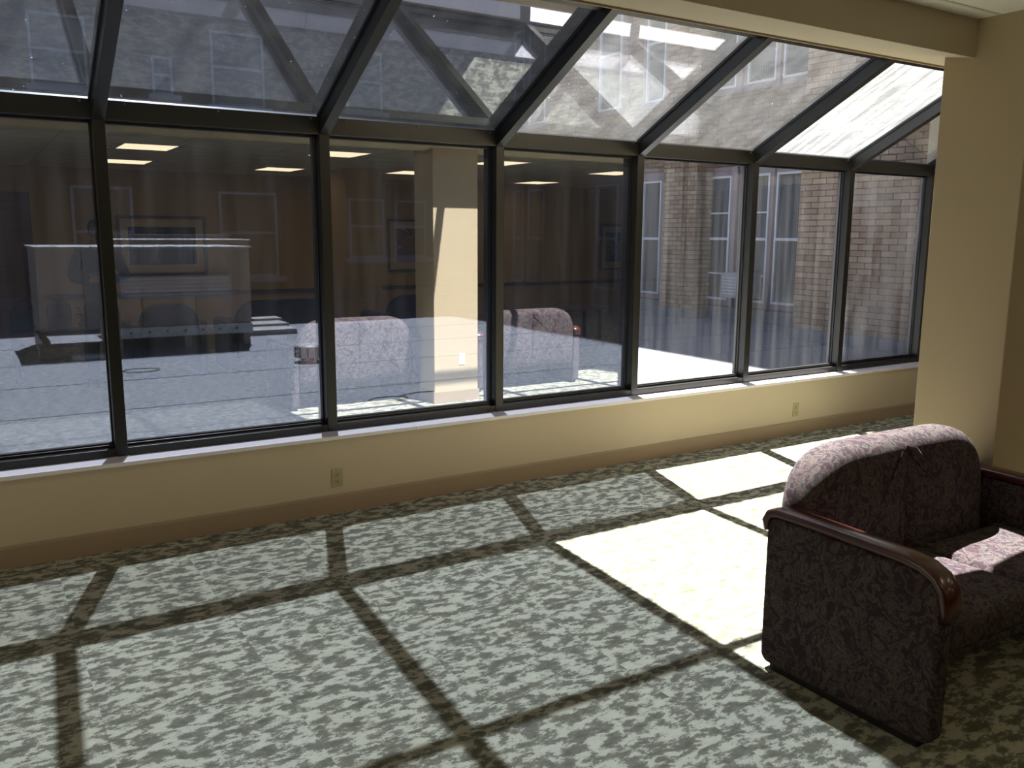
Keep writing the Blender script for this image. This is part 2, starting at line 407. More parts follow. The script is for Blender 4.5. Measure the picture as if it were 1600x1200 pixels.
# solid roof over the room (keeps the sun out) and header beam
bm = bmesh.new(); add_box(bm, XL - .2, XR + .2, YB - .2, -2.70, CE + .03, 3.0); add_box(bm, WX1 + .15, XR + .2, -2.70, .14, CE + .03, 3.0)
tag(obj('roof_slab', bm, 'concrete'), 'slab above the suspended ceiling', kind='structure')
bm = bmesh.new(); add_prism(bm, [(-2.70, 2.517), (-2.235, 2.602), (-2.235, 3.62), (-2.70, 3.62)], XL, WX1 + .15, 'x')
beam = obj('beam', bm, 'wall'); tag(beam, 'long cream header beam above the lounge', kind='structure')
bm = bmesh.new()
for k in range(2): add_box(bm, XL, WX1, -2.236 + .012 * k, -2.225 + .012 * k, 2.593 + k * .006, 2.63)
obj('beam_trim', bm, 'base', beam)
col_ = box('column', (3.293, 3.80, -2.965, -2.55, 0, CE + .02), 'wall_shaded', None, 0.004); tag(col_, 'square cream column under the header beam', kind='structure')
bm = bmesh.new()
for d in ((3.281, 3.293, -2.965, -2.55), (3.80, 3.812, -2.965, -2.55), (3.281, 3.812, -2.55, -2.538), (3.281, 3.812, -2.977, -2.965)): add_box(bm, *d, 0, .115)
obj('baseboard', bm, 'base', col_)
pil = box('column', (4.35, 4.92, -8.15, -7.5, 0, CE + .02), 'wall_y', None, .004); tag(pil, 'ochre column further back in the room', kind='structure')
box('baseboard', (4.338, 4.932, -8.162, -7.488, 0, .115), 'base', pil)

# suspended ceiling: tiles laid in a grid
ceil = empty('ceiling', (0, 0, 0)); tag(ceil, 'suspended ceiling of pale mineral tiles', kind='structure')
LIGHTS = [(1.25, -5.8), (1.4, -8.25), (3.62, -8.40), (3.42, -5.35), (5.6, -7.85), (8.75, -8.9), (8.3, -5.95), (5.75, -5.35)]
bm = bmesh.new(); add_box(bm, .008, 1.212, .008, .602, 0, .014)
t0 = obj('ceiling_tile', bm, 'tile', ceil, (2.70, -2.80 - .61, CE)); t0_used = False
ys = [-2.80 - .61 * k for k in range(1, 12)]
xs = [2.70 + 1.22 * k for k in range(-5, 10)]
def near_light(x, y):
    for lx, ly in LIGHTS:
        if x < lx + .33 and x + 1.22 > lx - .33 and y < ly + .40 and y + .61 > ly - .40: return True
    return False
gb = bmesh.new()
rest = bmesh.new()
for x in xs:
    for y in ys:
        if near_light(x, y):       # cut tiles round the light fittings
            n = 8
            for a in range(n):
                for b in range(4):
                    u0, u1, v0, v1 = x + 1.22 * a / n, x + 1.22 * (a + 1) / n, y + .61 * b / 4, y + .61 * (b + 1) / 4
                    if not any(abs((u0 + u1) / 2 - lx) < .31 and abs((v0 + v1) / 2 - ly) < .38 for lx, ly in LIGHTS):
                        add_box(rest, u0, u1, v0, v1, CE, CE + .014)
        else:
            if not t0_used: t0.location = (x, y, CE); t0_used = True
            else: inst('ceiling_tile', t0, ceil, (x, y, CE))
tag(obj('ceiling_tile', rest, 'tile', ceil), 'cut tiles around the light fittings', kind='stuff')
for x in xs + [xs[-1] + 1.22]: add_box(gb, x - .007, x + .007, YB, -2.7, CE - .002, CE + .012)
for y in ys + [ys[0] + .61]: add_box(gb, XL, XR, y - .007, y + .007, CE - .002, CE + .012)
for d in ((XL, XR, -2.80, -2.70), (XL, xs[0], YB, -2.7), (xs[-1] + 1.22, XR, YB, -2.7), (WX1 + .15, XR, -2.70, -.117)): pass
obj('grid', gb, 'grid', ceil)
bm = bmesh.new(); add_box(bm, XL, XR, -2.793, -2.70, CE, CE + .014); add_box(bm, WX1 + .15, XR, -2.70, -.117, CE, CE + .014)
add_box(bm, XL, xs[0] - .007, YB, -2.80, CE, CE + .014); add_box(bm, XL, XR, YB, ys[-1] - .007, CE, CE + .014)
obj('border_tile', bm, 'tile', ceil)

# red-brown double door on the back wall (seen mirrored at the left)
door = empty('door_1', (-0.70, YB, 0)); tag(door, 'red-brown double door in the back wall', kind='structure')
for s in (-1, 1):
    box('leaf', (min(0, s * .84), max(0, s * .84), 0.01, .055, .01, 2.16), 'wooddoor', door, .004)
bm = bmesh.new(); add_box(bm, -.97, -.84, 0, .07, 0, 2.29); add_box(bm, .84, .97, 0, .07, 0, 2.29); add_box(bm, -.97, .97, 0, .07, 2.16, 2.29)
obj('door_frame', bm, 'wood_dark', door)
for s in (-1, 1):
    bm = bmesh.new(); add_tube(bm, [(s * .07, .055, .98), (s * .07, .10, .98), (s * .16, .10, .98)], .009); obj('handle', bm, 'galv', door)

# ------------------------------------------------------------------ window_1: the lean-to glazing
win = empty('window_1', (0, 0, 0)); tag(win, 'dark bronze lean-to glazing with sloped glass roof', kind='structure')
MW, MD = 0.062, 0.13
XI = [i * W for i in range(-2, 7)]                # right edges of the mullions
ca = math.cos(math.atan(SL)); sa = math.sin(math.atan(SL))
# slope frame: u along the slope (towards the room and up), n outward normal
def S(x, u, n): return Vector((x, -u * ca + n * sa, ZT + u * sa + n * ca))
def slope_box(bm, x0, x1, u0, u1, n0, n1):
    vs = [bm.verts.new(S(x, u, n)) for n in (n0, n1) for u in (u0, u1) for x in (x0, x1)]
    for f in ((0, 2, 3, 1), (4, 5, 7, 6), (0, 1, 5, 4), (2, 6, 7, 3), (0, 4, 6, 2), (1, 3, 7, 5)): bm.faces.new([vs[i] for i in f])
UT = 2.245 / ca                                   # slope length up to the header
UP = 1.155 / ca                                  # purlin
GN = 0.105                                       # glass height above the rafter underside
GY = 0.085                                       # glass plane behind the mullion face
for i, xr in enumerate(XI):
    xl = xr - MW
    bm = bmesh.new(); add_box(bm, xl, xr, 0, MD, ZS, ZT)
    add_prism(bm, [(.002, ZT), (.002, ZT + .10), (.03, ZT + .113), (MD, ZT + .081), (MD, ZT)], xl, xr, 'x')
    m = obj('mullion', bm, 'bronze', win, bevel=.002)
    bm = bmesh.new(); slope_box(bm, xl, xr, -0.0, UT, 0.0, GN + .03); obj('rafter', bm, 'bronze', win, bevel=.002)
    bm = bmesh.new()
    for sx in (xl - .010, xr): slope_box(bm, sx, sx + .010, .02, UT, GN - .022, GN - .004)
    for sx in (xl - .007, xr): add_box(bm, sx, sx + .007, GY - .018, GY - .002, ZS + .05, ZT)
    obj('gasket', bm, 'gasket', win)
for i in range(len(XI) - 1):
    a, b = XI[i], XI[i + 1] - MW
    tinted_v = (XI[i + 1] <= 3 * W + .01); tinted_r = (XI[i + 1] <= 2 * W + .01)
    bm = bmesh.new()
    add_prism(bm, [(0, ZT), (0, ZT + .098), (0.015, ZT + .110), (.03, ZT + .112), (MD, ZT + .08), (MD, ZT)], a, b, 'x'); obj('transom', bm, 'bronze', win, bevel=.002)
    bm = bmesh.new(); add_box(bm, a, b, .004, MD, ZS, ZS + .045); add_box(bm, a, b, .05, MD, ZS + .045, ZS + .06); obj('bottom_rail', bm, 'bronze', win, bevel=.002)
    bm = bmesh.new(); add_box(bm, a, b, GY - .022, GY - .002, ZS + .06, ZS + .068); add_box(bm, a, b, GY - .022, GY - .002, ZT - .014, ZT); obj('gasket', bm, 'gasket', win)
    bm = bmesh.new(); slope_box(bm, a + .01, b - .01, .028, .036, GN - .012, GN - .004); obj('glazing_bead', bm, 'bead', win)
    if not tinted_v:
        bm = bmesh.new(); add_box(bm, b - .012, b - .007, GY + .008, GY + .03, ZS + .06, ZT); obj('glazing_bead', bm, 'bead', win)
    bm = bmesh.new(); slope_box(bm, a, b, UP - .035, UP + .03, .052, GN + .02); obj('purlin', bm, 'bronze', win, bevel=.002)
    bm = bmesh.new(); add_box(bm, a, b, GY, GY + .006, ZS + .05, ZT); p = obj('glass_pane', bm, 'glass_tint' if tinted_v else 'glass_clear', win)
    p['label'] = 'tinted reflective pane' if tinted_v else 'clear pane with dirt streaks'
    if i == len(XI) - 2: p.data.materials[0] = M['glass_smear']; p['label'] = 'clear pane with white smears'
    for k, (u0, u1) in enumerate(((.0, UP), (UP, UT))):
        mt = 'glass_tint_roof' if tinted_r else ('glass_frost' if (abs(XI[i] - 4 * W) < .01 and k == 0) else 'glass_dusty')
        if XI[i] > 4.5 * W: mt = 'glass_clear'
        bm = bmesh.new(); slope_box(bm, a, b, u0 + .012, u1 - .012 if k else u1, GN, GN + .006); p = obj('roof_pane', bm, mt, win)
        p['label'] = {'glass_tint_roof': 'tinted sloped pane', 'glass_frost': 'milky white weathered pane', 'glass_dusty': 'dusty sloped pane', 'glass_clear': 'clear sloped pane'}[mt]
    for sx in (a + .10, (a + b) / 2, b - .05):
        bm = bmesh.new(); add_lathe(bm, [(.006, 0), (.006, .004), (.003, .006)], 0, 0, 8)
        bmesh.ops.rotate(bm, verts=bm.verts[:], cent=(0, 0, 0), matrix=Matrix.Rotation(PI / 2, 3, 'X'))
        obj('screw', bm, 'bead', win, (sx, 0, ZT + .085))
bm = bmesh.new(); slope_box(bm, XI[0] - MW, XI[-1], UT - .02, UT + .12, GN - .06, GN + .05); obj('ridge_cap', bm, 'bronze', win)

# ------------------------------------------------------------------ power outlets
def outlet(x, y, z, mat, label, nrm=-1, group=None):
    t = empty('power_outlet', (x, y, z)); tag(t, label, 'outlet', group)
    bm = bmesh.new(); add_box(bm, -.036, .036, min(0, nrm * .006), max(0, nrm * .006), -.058, .058); obj('cover_plate', bm, mat, t, bevel=.002)
    for dz in (.019, -.021):
        bm = bmesh.new(); add_box(bm, -.016, .016, min(nrm * .004, nrm * .009), max(nrm * .004, nrm * .009), dz - .014, dz + .014); r = obj('socket', bm, mat, t, bevel=.003)
        bm = bmesh.new()
        for sx in (-.007, .006): add_box(bm, sx - .0012, sx + .0012, min(nrm * .007, nrm * .0095), max(nrm * .007, nrm * .0095), dz, dz + .009)
        add_box(bm, -.003, .003, min(nrm * .007, nrm * .0095), max(nrm * .007, nrm * .0095), dz - .009, dz - .003)
        obj('slot', bm, 'black', r)
    return t
outlet(1.162, YWALL, .222, 'plate', 'olive-ivory power outlet on the low wall under the second mullion')
outlet(5.36, YWALL, .22, 'plate', 'olive-ivory power outlet low on the wall near the sofa back')
outlet(3.61, -2.55, .44, 'white_plate', 'white power outlet on the sunlit column, mirrored in the glass', 1)

# ------------------------------------------------------------------ loveseat
def round_poly(pts, rad, seg=5):
    """round chosen corners of a polygon"""
    out = []; n = len(pts)
    for i, (p, r) in enumerate(zip(pts, rad)):
        p = Vector(p); a = Vector(pts[i - 1]) - p; b = Vector(pts[(i + 1) % n]) - p
        if r <= 0: out.append(tuple(p)); continue
        a.normalize(); b.normalize(); ang = a.angle(b); d = min(r / math.tan(ang / 2), 10)
        s, e = p + a * d, p + b * d
        for k in range(seg + 1):
            t = k / seg; out.append(tuple((1 - t) ** 2 * s + 2 * t * (1 - t) * p + t * t * e))
    return out
def puffy(bm, pts, d0, d1, r, axis, seg=5, cen=None, dome=0.0):
    """a cushion: polygon outline with softly rounded edges between depth d0 and d1"""
    Q = [Vector(p) for p in pts]; P = []
    for i, p in enumerate(Q):
        q = Q[(i + 1) % len(Q)]; L = (q - p).length
        if L < 1e-5: continue
        for k in range(max(1, round(L / .035))): P.append(p.lerp(q, k / max(1, round(L / .035))))
    n = len(P)
    c = Vector(((min(p.x for p in P) + max(p.x for p in P)) / 2, (min(p.y for p in P) + max(p.y for p in P)) / 2))
    # inward normals
    area = sum(P[i].x * P[(i + 1) % n].y - P[(i + 1) % n].x * P[i].y for i in range(n)); sg = 1 if area > 0 else -1
    N = []
    for i in range(n):
        e = (P[(i + 1) % n] - P[i - 1]); e.normalize(); N.append(Vector((-e.y, e.x)) * sg)
    def ring(ins, dep):
        vs = []
        for i in range(n):
            q = P[i] + N[i] * ins
            vs.append(bm.verts.new({'x': (dep, q.x, q.y), 'y': (q.x, dep, q.y), 'z': (q.x, q.y, dep)}[axis]))
        return vs
    rings = []
    for k in range(seg + 1):
        a = PI / 2 * k / seg; rings.append(ring(r * (1 - math.sin(a)), d0 + r * (1 - math.cos(a)) * (1 if d1 > d0 else -1)))
    for k in range(seg + 1):
        a = PI / 2 * (1 - k / seg); rings.append(ring(r * (1 - math.sin(a)), d1 - r * (1 - math.cos(a)) * (1 if d1 > d0 else -1)))
    for A, B in zip(rings, rings[1:]):
        for i in range(n): bm.faces.new((A[i], A[(i + 1) % n], B[(i + 1) % n], B[i]))
    for R, dd, s in ((rings[0], d0, -1), (rings[-1], d1, 1)):
        inner = []
        m = Vector({'x': (dd, c.x, c.y), 'y': (c.x, dd, c.y), 'z': (c.x, c.y, dd)}[axis])
        prev = R
        for f, h in ((.85, .28), (.68, .54), (.5, .75), (.3, .91), (.14, .98)):
            cur = []
            for v in R:
                q = m.lerp(v.co, f); off = dome * h * s * (1 if d1 > d0 else -1)
                if axis == 'x': q.x += off
                elif axis == 'y': q.y += off
                else: q.z += off
                cur.append(bm.verts.new(q))
            for i in range(n): bm.faces.new((prev[i], prev[(i + 1) % n], cur[(i + 1) % n], cur[i]))
            prev = cur
        q = m.copy(); off = dome * s * (1 if d1 > d0 else -1)
        if axis == 'x': q.x += off
        elif axis == 'y': q.y += off
        else: q.z += off
        cv = bm.verts.new(q)
        for i in range(n): bm.faces.new((prev[i], prev[(i + 1) % n], cv))

def make_sofa(label, fab, wood, width=1.38, seats=2, cat='sofa', name='loveseat', group=None):
    """origin: floor under the middle of the back; the seat faces -y"""
    t = empty(name); tag(t, label, cat, group)
    hw = width / 2; th = .085
    prof = round_poly([(0.0, .022), (0.0, .635), (-.74, .625), (-.74, .022)], [.05, .07, .13, .05], 6)
    for s in (-1, 1):
        bm = bmesh.new(); a, b = (s * hw, s * (hw - th)); puffy(bm, prof, min(a, b), max(a, b), .022, 'x', 4)
        sp = obj('side_panel', bm, fab, t, smooth=True)
        bm = bmesh.new(); add_box(bm, min(s * (hw - .012), s * (hw - th + .012)), max(s * (hw - .012), s * (hw - th + .012)), -.69, -.05, 0, .03)
        obj('base_glide', bm, 'black', sp)
        # wooden cap swept along the top and down the front
        path = [(.004, .592), (.006, .63), (-.008, .658), (-.05, .672), (-.2, .672), (-.4, .669), (-.58, .665), (-.655, .655), (-.705, .632), (-.735, .595), (-.747, .55), (-.747, .50)]
        bm = bmesh.new(); w2 = (th + .012) / 2; xc = s * (hw - th / 2); prev = None
        path = [(a_, b_ - .022) for a_, b_ in path]
        for k, (yy, zz) in enumerate(path):
            p0 = Vector(path[max(k - 1, 0)]); p1 = Vector(path[min(k + 1, len(path) - 1)]); d = (p1 - p0).normalized(); nn = Vector((d.y, -d.x))
            if nn.dot(Vector((yy + .37, zz - .3))) < 0: nn = -nn
            ring = []
            hh = .012 if k in (0, len(path) - 1) else .019
            for a_ in range(12):
                an = 2 * PI * a_ / 12; cx_, sy_ = math.cos(an), math.sin(an)
                ex = math.copysign(abs(cx_) ** .45, cx_) * w2 * (.9 if k in (0, len(path) - 1) else 1); ez = math.copysign(abs(sy_) ** .6, sy_) * hh
                q = Vector((yy, zz)) + nn * ez; ring.append(bm.verts.new((xc + ex, q.x, q.y)))
            if prev:
                for a_ in range(12): bm.faces.new((prev[a_], prev[(a_ + 1) % 12], ring[(a_ + 1) % 12], ring[a_]))
            else: bm.faces.new(ring)
            prev = ring
        bm.faces.new(prev[::-1])
        obj('arm_cap', bm, wood, t, smooth=True)
    iw = hw - th - .004
    bw = 2 * iw / seats
    tilt = Matrix.Rotation(math.radians(-7), 4, 'X')
    for k in range(seats):
        x0 = -iw + k * bw; x1 = x0 + bw; ov = .035
        left_end, right_end = k == 0, k == seats - 1
        r0 = .30 if left_end else .05; r1 = .30 if right_end else .05
        if seats == 1: r0 = r1 = .26
        xa_, xb_ = x0 - (0 if left_end else ov), x1 + (0 if right_end else ov)
        pts = round_poly([(xa_, .24), (xa_, .885 if left_end else .89), (xb_, .885 if right_end else .89), (xb_, .24)], [.04, r0, r1, .04], 9)
        bm = bmesh.new(); puffy(bm, pts, -.175, .03, .085, 'y', 7, dome=.022)
        # lean the top back slightly
        for v in bm.verts: v.co.y += (v.co.z - .3) * .06
        o = obj('back_cushion', bm, fab, t, smooth=True)
        pts = round_poly([(x0 + .003, -.72), (x0 + .003, -.20), (x1 - .003, -.20), (x1 - .003, -.72)], [.05, .02, .02, .05], 5)
        bm = bmesh.new(); puffy(bm, pts, .30, .445, .05, 'z', 6, dome=.012)
        obj('seat_cushion', bm, fab, t, smooth=True)
    bm = bmesh.new(); pts = round_poly([(-.70, .265), (-.70, .33), (-.05, .33), (-.05, .18)], [.03, .02, .02, .02], 3)
    add_prism(bm, pts, -iw, iw, 'x'); obj('seat_base', bm, fab, t, bevel=.01)
    return t
sofa = make_sofa('burgundy paisley loveseat with cherry arm caps in the sun patch before the column', 'fabric', 'wood')
sofa.location = (2.59, -2.855, 0)
s2 = copy_tree(sofa, None, (4.66, -2.86, 0)); tag(s2, 'second burgundy paisley loveseat, beyond the column, seen only mirrored in the glass')
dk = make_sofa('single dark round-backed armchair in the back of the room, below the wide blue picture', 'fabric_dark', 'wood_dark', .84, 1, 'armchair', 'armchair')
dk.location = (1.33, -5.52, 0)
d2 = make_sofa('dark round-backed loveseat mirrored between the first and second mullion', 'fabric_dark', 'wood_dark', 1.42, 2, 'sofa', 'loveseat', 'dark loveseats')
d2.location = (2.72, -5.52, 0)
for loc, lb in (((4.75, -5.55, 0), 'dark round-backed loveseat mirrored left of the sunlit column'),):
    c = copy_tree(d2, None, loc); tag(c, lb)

# ------------------------------------------------------------------ pictures on the back wall
def picture(x0, x1, z0, z1, art, label, fw=.045, mw=.12):
    t = empty('framed_picture', ((x0 + x1) / 2, YB, (z0 + z1) / 2)); tag(t, label, 'picture', 'framed pictures on the back wall')
    hw, hh = (x1 - x0) / 2, (z1 - z0) / 2
    bm = bmesh.new(); add_box(bm, -hw, hw, .0, .035, hh - fw, hh); add_box(bm, -hw, hw, 0, .035, -hh, -hh + fw)
    add_box(bm, -hw, -hw + fw, 0, .035, -hh + fw, hh - fw); add_box(bm, hw - fw, hw, 0, .035, -hh + fw, hh - fw); obj('frame', bm, 'wood_dark', t, bevel=.004)
    box('mat_board', (-hw + fw, hw - fw, .004, .014, -hh + fw, hh - fw), 'mat_board', t)
    box('print', (-hw + fw + mw, hw - fw - mw, .014, .018, -hh + fw + mw * 1.1, hh - fw - mw * 1.1), art, t)
a1 = art_mat('print_lake', 3.1, [(0.3, (0.008, 0.012, 0.035)), (0.5, (0.02, 0.035, 0.09)), (0.62, (0.06, 0.10, 0.18)), (0.7, (0.35, 0.34, 0.30))], 2.2, (2.4, 1, .5))
a2 = art_mat('print_flowers', 7.7, [(0.3, (0.02, 0.05, 0.05)), (0.42, (0.10, 0.14, 0.05)), (0.5, (0.35, 0.07, 0.05)), (0.58, (0.05, 0.08, 0.10)), (0.66, (0.50, 0.35, 0.25)), (0.75, (0.10, 0.03, 0.05))], 7)
a3 = art_mat('print_blue', 12.4, [(0.3, (0.01, 0.02, 0.06)), (0.5, (0.03, 0.08, 0.16)), (0.62, (0.30, 0.22, 0.10)), (0.7, (0.08, 0.13, 0.17))], 6)
picture(1.46, 2.83, 1.01, 1.97, a1, 'wide dark blue picture with cream mat on the back wall, mirrored at the left')
picture(6.13, 7.45, 1.0, 1.98, a2, 'colourful flower print in a dark frame, mirrored left of the sunlit column')
picture(11.15, 12.4, .95, 1.94, a3, 'dark blue print in a brown frame, mirrored beside the fourth mullion')

# ------------------------------------------------------------------ ceiling light fittings
def troffer(x, y, label):
    t = empty('ceiling_light', (x, y, CE)); tag(t, label, 'ceiling light', 'recessed ceiling lights')
    bm = bmesh.new()
    for d in ((-.315, -.285, -.385, .385), (.285, .315, -.385, .385), (-.285, .285, -.385, -.355), (-.285, .285, .355, .385)): add_box(bm, *d, -.006, .022)
    obj('trim_frame', bm, 'white', t)
    box('diffuser', (-.285, .285, -.355, .355, -.005, .012), 'troffer', t)
for (x, y), lb in zip(LIGHTS, ['nearest recessed light mirrored right of the first mullion', 'recessed light mirrored second in the row by the first mullion',
        'small recessed light mirrored left of the second mullion', 'recessed light mirrored across the second mullion',
        'recessed light mirrored above the flower print', 'recessed light mirrored low in the pane beyond the column',
        'recessed light mirrored at the right edge of the last tinted pane', 'recessed light mirrored just right of the third mullion']):
    troffer(x, y, lb)

# ------------------------------------------------------------------ people (seen mirrored in the glass)
def skin_mesh(name, chains, mat, parent, sub=2, root=None):
    """chains: list of lists of (point, radius); points shared by coordinates; one continuous surface"""
    me = bpy.data.meshes.new(name); idx = {}; vs = []; rs = []; es = set()
    for ch in chains:
        prev = None
        for p, r in ch:
            k = tuple(round(c, 4) for c in p)
            if k not in idx: idx[k] = len(vs); vs.append(p); rs.append(r if isinstance(r, tuple) else (r, r))
            i = idx[k]
            if prev is not None and prev != i: es.add((min(prev, i), max(prev, i)))
            prev = i
    me.from_pydata(vs, list(es), []); o = bpy.data.objects.new(name, me); COL.objects.link(o)
    sk = o.modifiers.new('skin', 'SKIN'); sk.use_smooth_shade = True
    me.skin_vertices  # created with the modifier
    if not me.skin_vertices:
        bpy.context.view_layer.objects.active = o
    for i, sv in enumerate(me.skin_vertices[0].data):
        sv.radius = rs[i]; sv.use_root = (i == 0)
    ss = o.modifiers.new('sub', 'SUBSURF'); ss.levels = sub; ss.render_levels = sub
    me.materials.append(M[mat]); o.parent = parent; return o
def hand_chains(w, d, palm_n, side):
    """w wrist point, d direction of the hand, side = direction of the thumb"""
    w = Vector(w); d = Vector(d).normalized(); sd = Vector(side).normalized(); nn = Vector(palm_n).normalized()
    ch = []; pc = w + d * .05
    ch.append([(tuple(w), .024), (tuple(pc), (.036, .018))])
    for k, (off, ln) in enumerate(((.027, .068), (.009, .078), (-.009, .072), (-.026, .055))):
        b = w + d * .085 + sd * off; c = b + d * ln * .5 + nn * .008; e = c + d * ln * .35 + nn * .022
        ch.append([(tuple(pc), (.036, .018)), (tuple(b), .010), (tuple(c), .009), (tuple(e), .0075)])
    b = w + d * .03 + sd * .035; c = b + d * .035 + sd * .022; e = c + d * .028 + sd * .004
    ch.append([(tuple(w), .024), (tuple(b), .013), (tuple(c), .0105), (tuple(e), .009)])
    return ch
def person(loc, rz, label, shirt, armsL, armsR, H=1.80):
    """facing +y in local space"""
    t = empty('person', loc, rz); tag(t, label, 'person')
    hip = (0, 0, .93)
    body = [[(hip, (.13, .10)), ((0, .0, 1.12), (.12, .085)), ((0, 0, 1.32), (.15, .10)), ((0, -.01, 1.45), (.10, .075)), ((0, 0, 1.54), .058), ((0, .012, 1.605), (.066, .074)), ((0, .015, 1.68), (.080, .094)), ((0, .01, 1.75), (.070, .084))]]
    for s, arm in ((-1, armsL), (1, armsR)):
        body.append([((0, -.01, 1.45), (.10, .075)), ((s * .17, -.01, 1.44), .055), (arm[0], .038), (arm[1], .025)])
        body += hand_chains(arm[1], arm[2], arm[3], arm[4])
        body.append([(hip, (.13, .10)), ((s * .09, 0, .86), .078), ((s * .11, .01, .50), .052), ((s * .12, -.02, .10), .036), ((s * .125, .08, .035), .034), ((s * .13, .16, .03), .024)])
    b = skin_mesh('body', body, 'skin', t)
    sh = [[((0, 0, .84), (.175, .135)), ((0, 0, .98), (.17, .13)), ((0, 0, 1.12), (.155, .118)), ((0, 0, 1.32), (.18, .125)), ((0, -.01, 1.45), (.13, .095)), ((0, -.005, 1.50), (.07, .065))]]
    for s, arm in ((-1, armsL), (1, armsR)):
        m = Vector(arm[0]).lerp(Vector(arm[1]), .9)
        sh.append([((0, -.01, 1.45), (.13, .095)), ((s * .18, -.01, 1.45), .080), (arm[0], .055), (tuple(m), .040)])
    skin_mesh('shirt', sh, shirt, t)
    tr = [[((0, 0, 1.0), (.145, .115)), ((0, 0, .93), (.155, .12))]]
    for s in (-1, 1): tr.append([((0, 0, .93), (.155, .12)), ((s * .10, 0, .82), .098), ((s * .11, .01, .50), .075), ((s * .122, -.005, .10), .070), ((s * .123, .0, .05), .074)])
    skin_mesh('trousers', tr, 'trousers', t)
    for s in (-1, 1):
        bm = bmesh.new(); add_prism(bm, round_poly([(s * .12 - .05, -.09), (s * .12 + .05, -.09), (s * .135 + .05, .18), (s * .135 - .05, .18)], [.03, .03, .05, .05]), 0, .075, 'z')
        obj('shoe', bm, 'shoe', t, bevel=.012)
    bm = bmesh.new(); add_ball(bm, (0, -.012, 1.725), .102, .88, 1.05, 1.0, 3)
    for v in [v for v in bm.verts if (v.co.y > .055 and v.co.z < 1.755) or v.co.z < 1.63]: v.co.y = min(v.co.y, .03); v.co.z = max(v.co.z, 1.64)
    obj('hair', bm, 'hair', t, smooth=True)
    for s in (-1, 1):
        bm = bmesh.new(); add_ball(bm, (s * .030, .094, 1.70), .010, 1, .5, .6); obj('eye', bm, 'black', t, smooth=True)
        bm = bmesh.new(); add_ball(bm, (s * .080, .005, 1.69), .025, .35, .7, 1.2); obj('ear', bm, 'skin', t, smooth=True)
    bm = bmesh.new(); add_prism(bm, [(.095, 1.70), (.128, 1.662), (.095, 1.655)], -.014, .014, 'x'); obj('nose', bm, 'skin', t, bevel=.006)
    bm = bmesh.new(); add_ball(bm, (0, .090, 1.632), .020, 1.0, .35, .22); obj('mouth', bm, 'lips', t, smooth=True)
    for q in kids(t): pass
    t.scale = (H / 1.83,) * 3
    return t
person((.60, -5.42, 0), .15, 'dark-haired person in a slate shirt standing with folded arms, mirrored by the first mullion', 'shirt',
       ((-.27, .02, 1.18), (-.05, .20, 1.16), (1, .15, .05), (0, .3, 1), (0, .4, 1)), ((.27, .02, 1.18), (.06, .24, 1.20), (-1, .1, .0), (0, .3, 1), (0, .4, 1)), 1.86)
person((-.74, -5.55, 0), -.2, 'person holding a phone up at face height, mirrored at the left edge of the glazing', 'shirt2',
       ((-.30, .10, 1.22), (-.12, .30, 1.50), (.45, .25, .8), (.3, 1, 0), (.2, 0, 1)), ((.30, .10, 1.22), (.15, .30, 1.50), (-.45, .25, .8), (-.3, 1, 0), (-.2, 0, 1)), 1.80)
box('phone', (-.075, .075, -.012, -.003, -.038, .038), 'phone', None, .002, loc=(-.704, -5.125, 1.70))
tag(bpy.data.objects['phone'], 'black phone held up sideways by the person at the left edge', 'phone')

# ------------------------------------------------------------------ table with bags and red flowers (mirrored lower left)
t = empty('side_table', (.12, -5.95, 0)); tag(t, 'low dark side table carrying the bags, mirrored lower left', 'table')
box('tabletop', (-.42, .47, -.25, .25, .57, .60), 'wood_dark', t, .008)
for sx in (-1, 1):
    for sy in (-1, 1):
        bm = bmesh.new(); add_prism(bm, [(sx * .37 - .02, sy * .2 - .02), (sx * .37 + .02, sy * .2 - .02), (sx * .37 + .02, sy * .2 + .02), (sx * .37 - .02, sy * .2 + .02)], 0, .57, 'z'); obj('leg', bm, 'wood_dark', t)
t2 = copy_tree(t, None, (7.25, -5.6, 0)); tag(t2, 'low dark side table mirrored just behind the second paisley loveseat')
t = empty('tote_bag', (-.13, -5.93, .60)); tag(t, 'dark teal tote bag with looped handles on the side table', 'bag')
bm = bmesh.new(); puffy(bm, round_poly([(-.16, 0), (-.13, .24), (.13, .24), (.16, 0)], [.04, .03, .03, .04]), -.07, .07, .04, 'y'); obj('bag_body', bm, 'teal', t, smooth=True)
for s in (-1, 1):
    bm = bmesh.new(); add_tube(bm, [(.11 * math.cos(a), s * .04, .2 + .15 * math.sin(a)) for a in [PI * k / 10 for k in range(11)]], .008, 8); obj('handle', bm, 'black', t, smooth=True)
t = empty('backpack', (.215, -5.93, .60)); tag(t, 'round charcoal bag leaning beside the teal tote', 'bag')
bm = bmesh.new(); puffy(bm, round_poly([(-.12, 0), (-.13, .34), (.13, .34), (.12, 0)], [.04, .12, .12, .04], 7), -.08, .08, .05, 'y', dome=.02); obj('bag_body', bm, 'grey_canvas', t, smooth=True)
bm = bmesh.new(); puffy(bm, round_poly([(-.09, .03), (-.09, .16), (.09, .16), (.09, .03)], [.03] * 4), .08, .12, .018, 'y'); obj('pocket', bm, 'grey_canvas', t, smooth=True)
t = empty('flower_bunch', (.455, -5.93, .60)); tag(t, 'bunch of red flowers in a small pot on the side table', 'flowers')
bm = bmesh.new(); add_lathe(bm, [(.035, 0), (.05, .07), (.052, .075)], 0, 0, 16); obj('pot', bm, 'hvac', t, smooth=True)
